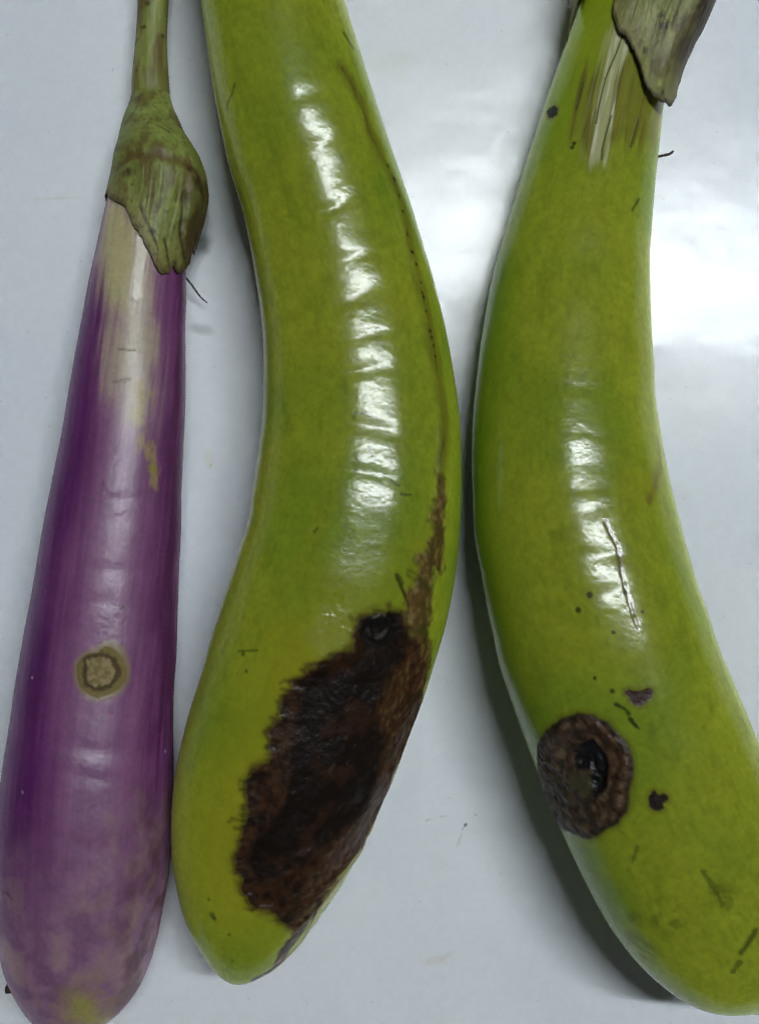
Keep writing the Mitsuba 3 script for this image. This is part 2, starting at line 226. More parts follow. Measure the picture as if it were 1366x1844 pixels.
  'cpring': [(26.451,-0.883), (25.587,-0.576), (24.816,-0.372), (26.06,-0.089), (25.67,0.179), (26.451,0.448), (26.451,0.676), (27.237,0.929), (28.425,1.178)],
  'cpspots': [(28.824,-0.539), (36.423,-0.008), (42.021,0.311), (32.025,0.845), (28.028,0.914), (29.223,1.073), (30.823,1.246)],
  'cgedge': [(69.647,-0.579), (73.307,-0.386), (74.964,-0.26), (75.316,-0.12), (78.079,0.026), (80.871,0.213), (84.625,0.354), (88.105,0.476), (90.422,0.635), (91.283,0.78), (90.082,1.019), (83.812,1.371)],
  'cgleft': [(69.25,-1.191), (72.037,-1.275), (78.827,-1.258)],
  'cgspots': [(77.838,0.327), (66.546,0.427), (69.169,0.507), (88.087,0.732), (65.677,1.089), (62.905,0.923)],
  'creaseM': [(118.66,1.09), (131.47,2.38), (140.76,3.03), (150.3,2.28), (158.38,1.56), (172.58,1.13), (183.26,1.38), (92.13,5.2), (103.42,4.22)],
  'creaseG': [(143.6,0.2), (148.01,0.19), (158.37,-1.13), (130.75,1.55), (120.17,0.74), (167.33,-1.48)],
  'creaseP': [(82.58,0.63), (93.91,1.34), (98.56,1.48), (110.39,2.12), (118.34,1.81), (152.28,4.57), (158.6,4.53), (174.54,4.99)],
  'rotring': [(214.84,12.49)],
}


# ---------------------------------------------------------------- painting helpers
def fb(v, scale, seed=0, octaves=3):
    return meshkit.fbm(np.asarray(v) / scale, octaves, seed)

def fb2(a, b, la, lb, seed=0, octaves=3):
    return meshkit.fbm(np.stack([a / la, b / lb, np.full_like(a, seed * 3.7)], -1), octaves, seed)

def sstep(a, b, x):
    t = np.clip((x - a) / (b - a), 0, 1)
    return t * t * (3 - 2 * t)

def lay(col, c, m):
    return col + (np.asarray(c) - col) * np.clip(m, 0, 1)[..., None]

def dline(S, W, pts, far=12.0):
    """distance to a polyline (millimetres), only worked out near it"""
    pts = np.asarray(pts, float)
    d = np.full(S.shape, 99.0)
    box = (S > pts[:, 0].min() - far) & (S < pts[:, 0].max() + far) & (W > pts[:, 1].min() - far) & (W < pts[:, 1].max() + far)
    q = np.stack([S[box], W[box]], -1)
    if not len(q):
        return d
    best = np.full(len(q), 99.0)
    for a, b in (zip(pts[:-1], pts[1:]) if len(pts) > 1 else [(pts[0], pts[0])]):
        e = b - a
        t = np.clip(((q - a) @ e) / max(e @ e, 1e-9), 0, 1)
        best = np.minimum(best, np.linalg.norm(q - a - t[:, None] * e, axis=1))
    d[box] = best
    return d

def dpoly(S, W, pts, far=14.0):
    """signed distance to a closed outline, negative inside"""
    pts = np.asarray(pts, float)
    d = dline(S, W, np.vstack([pts, pts[:1]]), far)
    inside = np.zeros(S.shape, bool)
    for (x0, y0), (x1, y1) in zip(pts, np.roll(pts, -1, 0)):
        if y0 != y1:
            inside ^= ((W < y0) != (W < y1)) & (S < (x1 - x0) * (W - y0) / (y1 - y0) + x0)
    return np.where(inside, -d, d)

def spots(S, W, pts, r):
    return sum((sstep(rr, 0.35 * rr, np.hypot(S - s, W - w)) for (s, w), rr in zip(pts, np.broadcast_to(r, len(pts)))), np.zeros(S.shape))

def normals(v, f):
    n = np.zeros_like(v)
    fn = np.cross(v[f[:, 1]] - v[f[:, 0]], v[f[:, 2]] - v[f[:, 0]])
    for k in range(3):
        np.add.at(n, f[:, k], fn)
    return n / np.maximum(np.linalg.norm(n, axis=1, keepdims=True), 1e-12)

def emit(key, v, f, bsdf, col=None, uv=None, n=None):
    """one mesh of the scene; v in millimetres"""
    n = normals(v, f) if n is None else n
    used, inv = np.unique(f, return_inverse=True)
    g = inv.reshape(-1, 3)
    mesh = (v[used] * MM, g)
    path = meshkit.write_ply(mesh, True, None if uv is None else uv[used] * MM, None if col is None else np.clip(col[used], 0.001, 0.95), n[used])
    scene[key] = {'type': 'ply', 'filename': path, 'face_normals': False, 'bsdf': {'type': 'ref', 'id': bsdf}}

def grid_points(tube, S, TH, disp):
    r = tube.r[:, None] + disp
    c, s = np.cos(TH)[..., None], np.sin(TH)[..., None]
    return tube.p[:, None] + r[..., None] * (c * tube.up[:, None] + s * tube.side[:, None])

# ---------------------------------------------------------------- materials
def vcol():
    return {'type': 'mesh_attribute', 'name': 'vertex_color'}

def skin_bsdf(rough, bump, scale, spec=0.5, eps=2e-4, flat=0.0, sheen=0.0):
    return {'type': 'twosided', 'bsdf': {'type': 'bumpmap', 'arbitrary': mikit.proc(bump, eps=eps), 'scale': scale,
            'nested': {'type': 'principled', 'base_color': vcol(), 'roughness': rough, 'specular': spec, 'flatness': flat, 'sheen': sheen, 'sheen_tint': 0.8}}}

def bump_skin(p, n, uv):
    x, y, z = p.x * 1000, p.y * 1000, p.z * 1000
    return 0.62 * fbm(x / 1.6, y / 1.2, z / 1.6, 2) + 0.16 * noise(x / 0.45, y / 0.4, z / 0.45)

def bump_rough(p, n, uv):
    x, y, z = p.x * 1000, p.y * 1000, p.z * 1000
    return fbm(x / 1.3, y / 1.3, z / 1.3, 4)

def bump_fibre(p, n, uv):
    a, b = uv.x * 1000, uv.y * 1000
    return fbm(a / 5.0, b / 0.55, 3.0, 3) + 0.4 * noise(p.x * 1500, p.y * 1500, p.z * 1500)

scene['skin_green'] = skin_bsdf(0.205, bump_skin, 0.00007, 0.37, flat=0.9, sheen=0.25)
scene['skin_purple'] = skin_bsdf(0.41, bump_skin, 0.00013, 0.68, flat=0.6)
scene['rot_material'] = skin_bsdf(0.45, bump_rough, 0.00025, 0.22)
scene['cork_material'] = skin_bsdf(0.5, bump_rough, 0.0003, 0.3)
scene['lesion_material'] = skin_bsdf(0.5, bump_rough, 0.0005, 0.3)
scene['calyx_material'] = skin_bsdf(0.5, bump_fibre, 0.0002, 0.4)
scene['dry_material'] = skin_bsdf(0.7, bump_rough, 0.0002, 0.3)

def table_color(p, n, uv):
    x, y = p.x * 1000, p.y * 1000
    c = mix((0.655, 0.692, 0.745), (0.700, 0.728, 0.765), smoothstep(0.35, 0.65, fbm(x / 60.0, y / 60.0, 2.0, 3)))
    c = c * (0.97 + 0.06 * fbm(x / 1.4, y / 1.4, 7.0, 3))
    d0, d1, w = mikit.voronoi(x / 9.0, y / 9.0)
    c = mix(c, (0.40, 0.39, 0.37), 0.6 * smoothstep(0.035, 0.012, d0) * smoothstep(0.72, 0.9, w))      # sparse dust specks
    def stain_or_shadow(c, px, py, rx, ry, rot, colour, strength, grain=2.0):
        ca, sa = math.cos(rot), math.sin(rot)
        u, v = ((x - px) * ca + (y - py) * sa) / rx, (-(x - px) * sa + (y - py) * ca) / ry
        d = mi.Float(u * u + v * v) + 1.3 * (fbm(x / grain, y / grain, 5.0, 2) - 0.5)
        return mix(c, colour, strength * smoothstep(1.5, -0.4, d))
    for s in STAINS_AND_SHADOWS:
        c = stain_or_shadow(c, *s)
    return c

STAINS_AND_SHADOWS = [  # x, y, half-lengths, turn, colour, strength, grain: smears, specks, water marks and painted shadow smudges on the table, in millimetres
    (23.2, -84.6, 0.75, 0.45, 1.0, (0.10, 0.10, 0.10), 0.85, 0.6), (22.4, -85.6, 0.25, 0.5, 0.3, (0.14, 0.13, 0.12), 0.7, 0.4),
    (13.2, -83.2, 1.1, 0.3, 0.35, (0.25, 0.26, 0.25), 0.65, 0.6), (17.0, -82.2, 1.4, 0.3, 0.1, (0.42, 0.44, 0.44), 0.5, 0.7),
    (26.0, -81.8, 0.4, 0.3, 0.2, (0.36, 0.36, 0.36), 0.7, 0.5), (21.6, -88.5, 0.5, 2.4, -0.3, (0.52, 0.50, 0.46), 0.5, 0.8),
    (15.0, -121.0, 3.5, 1.3, 0.2, (0.60, 0.58, 0.52), 0.5, 1.5), (18.0, -120.0, 2.2, 0.8, 0.6, (0.60, 0.58, 0.53), 0.45, 1.2),
    (-46.0, 14.5, 1.6, 3.0, 0.0, (0.60, 0.61, 0.52), 0.6, 1.5), (-45.5, 12.4, 0.5, 1.0, -0.4, (0.42, 0.42, 0.36), 0.5, 0.8),
    (-88.0, 84.7, 9.0, 0.45, 0.06, (0.60, 0.60, 0.56), 0.45, 2.0), (-95.0, 48.5, 0.45, 0.25, 0.3, (0.4, 0.4, 0.4), 0.6, 0.5),
    (-72.0, 119.5, 0.3, 0.5, 0.0, (0.35, 0.36, 0.36), 0.6, 0.5), (-41.0, -4.2, 0.4, 0.3, 0.2, (0.45, 0.45, 0.45), 0.6, 0.5),
    (-48.2, 49.4, 3.6, 1.9, -0.25, (0.22, 0.27, 0.26), 0.75, 4.0), (-47.8, 72.2, 2.6, 4.4, -0.3, (0.12, 0.16, 0.13), 0.9, 4.0),  # soft shadow smudges beside the purple calyx, painted into the table colour
    (4.0, 121.0, 7.0, 5.0, 0.0, (0.66, 0.66, 0.63), 0.5, 3.0), (68.5, -60.0, 0.3, 0.25, 0.0, (0.4, 0.4, 0.4), 0.5, 0.4),
    (76.5, 84.5, 0.6, 0.6, 0.0, (0.6, 0.58, 0.5), 0.5, 0.8), (76.0, 73.6, 0.6, 0.5, 0.0, (0.6, 0.58, 0.5), 0.5, 0.8)]

def table_bump(p, n, uv):
    x, y = p.x * 1000, p.y * 1000
    return 0.70 * fbm(x / 24.0, y / 15.0, 1.0, 2) + 0.10 * noise(x / 4.0, y / 3.0)

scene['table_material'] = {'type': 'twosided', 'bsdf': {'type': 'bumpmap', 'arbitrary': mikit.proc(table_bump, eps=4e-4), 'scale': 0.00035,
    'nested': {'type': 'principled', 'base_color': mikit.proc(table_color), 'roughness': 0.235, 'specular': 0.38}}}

# ---------------------------------------------------------------- the table
gx, gy = np.meshgrid(np.linspace(-420, 420, 85), np.linspace(-420, 420, 85), indexing='ij')
gz = 0.5 * (meshkit.fbm(np.stack([gx / 170, gy / 130, gx * 0], -1), 2, 5) - 0.5) * sstep(60, 200, np.hypot(gx, gy))
top = np.stack([gx, gy, gz], -1).reshape(-1, 3)
k = 85
ring = np.r_[np.arange(k) * k, (k - 1) * k + np.arange(1, k), (np.arange(k - 2, -1, -1)) * k + k - 1, np.arange(k - 2, 0, -1)]
skirt = top[ring] * [1.0, 1.0, 1] - [0, 0, 18.0]
tv = np.vstack([top, skirt])
q = len(ring)
a, b = np.arange(q), (np.arange(q) + 1) % q
side = np.stack([ring[a], k * k + a, k * k + b, ring[b]], -1)
tf = np.vstack([grid_faces(k, k, False)[:, ::-1], side[:, [0, 1, 2]], side[:, [0, 2, 3]]])
scene['table_top'] = mikit.ply((tv * MM, tf), 'table_material', smooth=40)
labels['table_top'] = {'kind': 'structure', 'label': 'glossy white table top with faint smears and painted shadow smudges'}

# ---------------------------------------------------------------- fruit bodies
def ripple(S, W, seed, amp):
    """the shallow cross-wise waves of an eggplant's skin"""
    wob = 3.0 * fb2(S, W, 14.0, 16.0, seed, 2)
    a = fb2(S + wob, W, 10.0, 22.0, seed + 1, 1) - 0.5
    b = fb2(S + wob, W, 3.2, 9.0, seed + 2, 2) - 0.5
    return amp * (2.0 * a * (0.5 + fb2(S, W, 40.0, 60.0, seed + 3, 1)) + 0.12 * b)

def creases(S, W, pts, seed, depth):
    """shallow dents that run across the fruit at each point, fading out round it"""
    rng = np.random.default_rng(seed)
    d = np.zeros(S.shape)
    for s, w in pts:
        wid, a, skew, reach = rng.uniform(1.5, 2.4), rng.uniform(0.7, 1.2), rng.uniform(-0.18, 0.18), rng.uniform(9, 18)
        bend = skew * (W - w) + 2.4 * (fb2(S, W, 30.0, 9.0, seed + 1, 2) - 0.5)
        d -= depth * a * np.exp(-((S - s - bend) / wid) ** 2) * np.exp(-((W - w) / reach) ** 2)
    return d

def green_base(v, S, W, seed):
    yel, grn, drk = np.array([0.272, 0.318, 0.0210]), np.array([0.200, 0.275, 0.0180]), np.array([0.085, 0.155, 0.008])
    f = fb(v, 26.0, seed, 3)
    col = yel + (grn - yel) * sstep(0.36, 0.66, f)[..., None]
    col = lay(col, drk, 0.30 * sstep(0.58, 0.8, fb2(S, W, 9.0, 3.2, seed + 3)))
    col = lay(col, (0.26, 0.25, 0.014), 0.35 * sstep(0.55, 0.8, fb2(S, W, 18.0, 9.0, seed + 4)))
    g = fb(v, 0.9, seed + 5, 2)
    g2 = fb(v, 3.0, seed + 7, 3)
    col = col * (0.72 + 0.34 * g + 0.22 * g2)[..., None]
    col = lay(col, (0.145, 0.200, 0.010), 0.32 * sstep(0.52, 0.75, fb2(S, W, 2.6, 0.8, seed + 8, 3)))
    col = lay(col, (0.05, 0.11, 0.006), 0.35 * sstep(0.78, 0.92, fb2(S, W, 1.1, 0.7, seed + 6, 2)))       # faint pin-prick specks
    return col

def split_emit(root, v, f, col, uv, parts, body_bsdf):
    """parts: {name: (vertex mask, bsdf)}; the rest is the fruit. All share the full surface's normals, so no seams show."""
    n = normals(v, f)
    left = np.ones(len(f), bool)
    for name, (mask, bsdf) in parts.items():
        pick = left & (mask.reshape(-1)[f].sum(1) >= 2)
        if pick.any():
            emit(root + '__' + name, v, f[pick], bsdf, col, uv, n)
            left &= ~pick
    emit(root + '__fruit', v, f[left], body_bsdf, col, uv, n)

DARK, BROWN, RUST, TAN, OLIVE = (0.0065, 0.0036, 0.0024), (0.028, 0.0120, 0.0052), (0.070, 0.029, 0.011), (0.17, 0.11, 0.045), (0.115, 0.105, 0.012)

def middle_eggplant():
    tube = Tube(STATIONS['M'], 0.3, True, 2.0, 330, 70)
    S, TH, W = tube.grid()
    v0 = tube.at(S, TH)
    m = MARKS
    disp = -0.085 * tube.r[:, None] * np.cos(np.clip(TH, -1.57, 1.57)) ** 4 + 0.9 * (fb(v0, 30.0, 3, 2) - 0.5) * sstep(0, 20, S) + ripple(S, W, 11, 0.40) + creases(S, W, m['creaseM'], 12, 0.15)
    # the rotten patch: a ragged, sunken area with a fibrous edge
    rag = 2.6 * (fb2(S + 0.25 * W, W, 1.1, 4.2, 21, 4) - 0.5) + 3.6 * (fb(v0, 4.0, 22, 4) - 0.5)
    sd = dpoly(S, W, m['rot'])
    rot = sd + rag * sstep(6.0, 0.0, np.abs(sd))
    sdk = dpoly(S, W, m['rot_dark']) + 2.4 * (fb(v0, 3.0, 23, 4) - 0.5)
    cork = dpoly(S, W, m['cork']) + 4.6 * (fb(v0, 2.6, 24, 4) - 0.5)
    hair = np.min([dline(S, W, m['hair%d' % i]) for i in range(17)], axis=0)
    disp -= 0.9 * sstep(1.0, -4.0, rot) + 0.7 * sstep(1.5, -4.0, sdk)
    disp += (0.42 * (fb(v0, 2.2, 25, 4) - 0.5) + 0.7 * (fb(v0, 9.0, 26, 2) - 0.5)) * sstep(0.2, -1.5, rot)
    disp += 0.22 * (fb(v0, 1.6, 27, 3) - 0.45) * sstep(0.8, -1.5, cork)
    disp += 0.35 * sstep(1.0, 0.0, np.abs(np.hypot(S - m['rotring'][0][0], W - m['rotring'][0][1]) - 2.4))
    pits = spots(S, W, m['pits'], 2.0)
    pale = dpoly(S, W, m['pale'])
    disp += 0.34 * (fb(v0, 0.9, 28, 3) - 0.5) * sstep(2.0, -2.5, pale) - 0.10 * pits
    rim = dline(S, W, np.array(m['rim']) - [0, 1.3]) + 0.7 * (fb2(S, W, 4, 2, 29) - 0.5)
    disp += 0.35 * sstep(0.9, 0.2, rim)
    col = green_base(v0, S, W, 31)
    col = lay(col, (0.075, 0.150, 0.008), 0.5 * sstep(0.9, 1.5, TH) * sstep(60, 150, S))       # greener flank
    col = lay(col, (0.32, 0.31, 0.013), 0.55 * sstep(20.0, 2.0, sd) * sstep(-30, 10, -W))            # skin yellowing ahead of the rot
    col = lay(col, (0.30, 0.31, 0.06), 0.5 * sstep(1.5, -2, pale))
    ol = dline(S, W, m['olive'], 16)
    col = lay(col, OLIVE, 0.75 * sstep(3.4, 0.2, ol + 3.0 * (fb2(S, W, 5, 2, 33) - 0.45)))
    col = lay(col, (0.055, 0.050, 0.010), 0.55 * sstep(0.9, 0.0, ol + 3.2 * (fb2(S, W, 2.5, 1, 34) - 0.35)))
    col = lay(col, (0.045, 0.065, 0.010), 0.7 * sstep(1.1, 0.2, dline(S, W, m['smear'])))
    col = lay(col, (0.022, 0.018, 0.008), 0.9 * spots(S, W, m['dots'], [0.7, 0.8, 0.6, 0.6, 0.55, 0.6, 0.6, 0.6, 0.5, 0.5, 0.6, 0.75, 0.55, 0.75, 0.7, 0.55, 0.5]))
    for i in range(10):
        col = lay(col, (0.030, 0.028, 0.008), (0.9 if i == 6 else 0.6) * sstep(0.75 if i == 6 else 0.42, 0.1, dline(S, W, m['fleck%d' % i]) + 0.25 * (fb(v0, 0.7, 35) - 0.5)))
    col = lay(col, (0.045, 0.060, 0.010), 0.7 * spots(S, W, m['mdots'], [0.7, 0.6, 0.8, 0.6, 1.2, 0.5, 0.9]))
    col = lay(col, (0.13, 0.105, 0.014), 0.8 * sstep(2.2, 0.0, rot + 1.0 * (fb2(S, W, 0.8, 3.0, 41, 2) - 0.5)))
    col = lay(col, (0.045, 0.028, 0.008), 0.5 * sstep(0.8, 0.0, hair + 0.5 * (fb(v0, 0.9, 30) - 0.5)))
    # cork
    cn = fb(v0, 1.5, 36, 4)
    ccol = lay(lay(np.broadcast_to(RUST, col.shape).copy(), TAN, 0.8 * sstep(0.5, 0.72, cn)), BROWN, 0.9 * sstep(0.48, 0.3, cn))
    ccol = lay(ccol, (0.03, 0.022, 0.008), sstep(0.62, 0.78, fb(v0, 3.4, 37, 2)))
    col = lay(col, ccol, 0.92 * sstep(1.3, -1.5, cork + 2.2 * (fb(v0, 1.0, 42, 3) - 0.5)))
    # rot
    rn = fb(v0, 1.8, 38, 4)
    rcol = lay(lay(np.broadcast_to(BROWN, col.shape).copy(), RUST, 0.45 * sstep(0.5, 0.8, rn)), DARK, 0.8 * sstep(0.55, 0.33, rn))
    dk = lay(np.broadcast_to(DARK, col.shape).copy(), (0.024, 0.0100, 0.0045), 0.9 * sstep(0.46, 0.68, fb(v0, 5.0, 39, 4)))
    dk = lay(dk, (0.055, 0.042, 0.034), 0.35 * sstep(0.75, 0.84, fb(v0, 2.0, 40, 2)))
    rcol = lay(rcol, lay(ccol, BROWN, 0.35 + 0 * S), 0.85 * sstep(0.0, 3.0, sdk + 3.0 * (fb(v0, 1.2, 44, 3) - 0.5)) * sstep(0.55, 0.85, TH))
    rcol = lay(rcol, dk, sstep(1.0, -1.0, sdk))
    rr = np.hypot(S - m['rotring'][0][0], W - m['rotring'][0][1])
    rcol = lay(rcol, (0.0045, 0.0038, 0.0036), 0.9 * sstep(5.5, 3.5, rr))
    rcol = lay(rcol, (0.040, 0.030, 0.026), 0.5 * sstep(0.8, 0.1, np.abs(rr - 2.4)) * sstep(0.4, 0.6, fb(v0, 2.0, 45)))
    col = lay(col, rcol, 0.45 * sstep(1.1, 0.0, rot + 0.8 * (rn - 0.5)) + 0.55 * sstep(0.35, -0.7, rot))
    brim = dline(S, W, np.array(m['brim']) - [0, 0.8])
    col = lay(col, lay(np.broadcast_to(BROWN, col.shape).copy(), (0.085, 0.062, 0.022), sstep(0.45, 0.65, cn)), sstep(2.4, 1.2, brim + 1.2 * (cn - 0.5)))
    col = lay(col, (0.34, 0.30, 0.19), sstep(0.75, 0.35, rim))
    col = lay(col, (0.012, 0.01, 0.008), sstep(0.5, 0.2, dline(S, W, m['rimgap'])))
    v = grid_points(tube, S, TH, disp).reshape(-1, 3)
    f = grid_faces(*S.shape, True)
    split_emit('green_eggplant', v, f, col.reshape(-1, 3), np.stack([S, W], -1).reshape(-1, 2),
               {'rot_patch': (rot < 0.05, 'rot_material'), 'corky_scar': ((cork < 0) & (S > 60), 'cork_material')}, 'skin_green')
    return tube

def right_eggplant():
    tube = Tube(STATIONS['G'], 0.3, True, 2.0, 330, 70)
    S, TH, W = tube.grid()
    v0 = tube.at(S, TH)
    m = MARKS
    disp = -0.065 * tube.r[:, None] * np.cos(np.clip(TH, -1.57, 1.57)) ** 4 + 1.0 * (fb(v0, 32.0, 43, 2) - 0.5) * sstep(0, 20, S) + ripple(S, W, 57, 0.40) + creases(S, W, m['creaseG'], 52, 0.11)
    les = dpoly(S, W, m['lesion']) + 0.7 * (fb(v0, 2.2, 61, 3) - 0.5)
    pit = dpoly(S, W + 0.5, m['pit']) - 0.1 + 1.6 * (fb(v0, 1.8, 62, 3) - 0.5)
    wet = dpoly(S, W, m['wet']) + 1.0 * (fb(v0, 1.4, 63, 3) - 0.5)
    disp += 0.28 * sstep(0.8, -1.5, les) - 1.3 * sstep(-1.8, -7.0, les) + 0.10 * np.sin(2.2 * les + 7.0 * (fb(v0, 4.0, 81, 3) - 0.5)) * sstep(-0.5, -1.5, les) - 1.2 * sstep(0.6, -1.8, pit)
    disp += (0.85 * (fb(v0, 1.7, 64, 4) - 0.5) + 0.5 * (fb(v0, 5.0, 65, 2) - 0.5)) * sstep(0.0, -1.6, les)
    sp = [dpoly(S, W, m['spot' + s]) + 0.5 * (fb(v0, 0.8, 66, 2) - 0.5) for s in ('', '_001', '_002')]
    for d in sp:
        disp -= 0.08 * sstep(0.3, -0.6, d)
    split = dline(S, W, m['split']) + 0.35 * (fb(v0, 0.9, 67, 2) - 0.5)
    disp -= 0.07 * sstep(0.8, 0.0, split)
    bl = dpoly(S, W, m['bleach'])
    disp += 0.30 * (fb2(S, W, 9.0, 1.2, 68, 3) - 0.5) * sstep(6.0, -1.0, bl)
    cr = np.min([dline(S, W, m['crack%d' % i]) for i in range(4)], axis=0)
    disp -= 0.22 * sstep(0.4, 0.0, cr)
    col = green_base(v0, S, W, 71)
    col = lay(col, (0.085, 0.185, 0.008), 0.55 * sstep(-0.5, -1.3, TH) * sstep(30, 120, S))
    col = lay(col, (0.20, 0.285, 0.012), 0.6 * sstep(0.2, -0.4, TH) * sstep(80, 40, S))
    # dried, scuffed neck; its bleached white streak also paints in a wet highlight
    col = lay(col, (0.27, 0.27, 0.05), 0.6 * sstep(4.0, -1.0, bl + 4 * (fb2(S, W, 12, 1.5, 72) - 0.5)))
    st = fb2(S, W, 14.0, 0.9, 73, 3)
    for t in ('tan', 'tan_001'):
        d = dpoly(S, W, m[t]) + 15.0 * (fb2(S, W, 18, 1.5, 74, 4) - 0.5)
        col = lay(col, (0.19, 0.165, 0.028), 0.7 * sstep(3.0, -3.5, d))
        col = lay(col, (0.085, 0.062, 0.016), 0.55 * sstep(2.0, -2.0, d) * sstep(0.50, 0.75, st))
    b2 = bl + 12.0 * (fb2(S, W, 20, 0.9, 75, 4) - 0.5)
    col = lay(col, (0.44, 0.45, 0.24), 0.85 * sstep(2.2, -3.0, b2))
    col = lay(col, (0.62, 0.62, 0.42), 0.7 * sstep(0.5, -1.8, b2) * sstep(0.45, 0.65, st))
    col = lay(col, (0.060, 0.055, 0.020), 0.85 * sstep(0.34, 0.08, cr))
    for i in range(9):
        wide = (0.9, 0.6, 0.7, 0.45, 0.8, 1.3, 1.0, 0.5, 0.5)[i]
        dark = (0.9, 0.85, 0.9, 0.5, 0.5, 0.75, 0.6, 0.7, 0.8)[i]
        col = lay(col, (0.020, 0.030, 0.008), dark * sstep(wide, 0.15, dline(S, W, m['gfleck%d' % i]) + 0.5 * (fb(v0, 0.7, 76) - 0.5) + 1.5 * (fb(v0, 2.2, 82) - 0.5)))
    col = lay(col, (0.075, 0.090, 0.010), 0.55 * spots(S, W, m['gsoft'], [3.6, 6.5, 7.0, 5.0]) * sstep(0.35, 0.6, fb(v0, 2.2, 77)))
    col = lay(col, (0.024, 0.026, 0.008), 0.9 * spots(S, W, m['gdots'], [0.8, 0.5, 0.7, 0.6, 0.65, 1.0, 1.1, 0.8, 0.8, 0.45]) * np.ones(S.shape))
    col = lay(col, (0.13, 0.085, 0.015), 0.5 * sstep(1.6, 0.3, split))
    col = lay(col, (0.040, 0.022, 0.008), 0.65 * sstep(0.7, 0.0, split) * (0.2 + 0.8 * sstep(0.35, 0.6, fb(v0, 3.0, 69))))
    col = lay(col, (0.055, 0.028, 0.010), 0.9 * spots(S, W, m['splitblob'], [1.1, 0.9]))
    col = lay(col, (0.12, 0.065, 0.020), 0.6 * sstep(2.4, -0.6, dline(S, W, m['redge']) + 3.2 * (fb(v0, 2, 78) - 0.5)))
    for d, c in zip(sp, ((0.026, 0.010, 0.005), (0.012, 0.006, 0.004), (0.014, 0.013, 0.007))):
        col = lay(col, (0.15, 0.12, 0.015), 0.5 * sstep(1.1, 0.2, d))
        col = lay(col, np.array(c) * (0.55 + 0.9 * fb(v0, 1.2, 79))[..., None], sstep(0.2, -0.25, d))
    rn = fb(v0, 1.6, 80, 4)
    lc = lay(np.broadcast_to((0.042, 0.025, 0.014), col.shape).copy(), (0.105, 0.070, 0.040), 0.8 * sstep(0.48, 0.70, rn))
    lc = lay(lc, (0.070, 0.032, 0.013), 0.5 * sstep(-0.62, -0.45, TH))
    lc = lc * (1.0 + 0.35 * np.sin(2.2 * les + 7.0 * (fb(v0, 4.0, 81, 3) - 0.5)))[..., None]
    lc = lay(lc, (0.016, 0.009, 0.005), 0.85 * sstep(0.47, 0.30, rn))
    lc = lay(lc, (0.012, 0.007, 0.004), 0.85 * sstep(-1.3, 0.0, les))                                     # darker skin along its rim
    lc = lay(lc, (0.050, 0.046, 0.022), sstep(0.5, -0.6, wet))
    lc = lay(lc, (0.0045, 0.0040, 0.0050), sstep(0.5, -0.5, pit) * sstep(-0.6, 0.2, wet))
    col = lay(col, (0.13, 0.13, 0.012), 0.6 * sstep(1.6, 0.2, les))
    col = lay(col, lc, sstep(0.5, -0.4, les))
    v = grid_points(tube, S, TH, disp).reshape(-1, 3)
    f = grid_faces(*S.shape, True)
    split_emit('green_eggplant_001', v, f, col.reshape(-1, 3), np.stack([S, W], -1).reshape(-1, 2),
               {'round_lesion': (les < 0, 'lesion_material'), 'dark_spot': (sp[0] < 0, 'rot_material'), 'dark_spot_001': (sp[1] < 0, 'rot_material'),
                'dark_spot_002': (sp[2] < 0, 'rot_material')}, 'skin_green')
    return tube

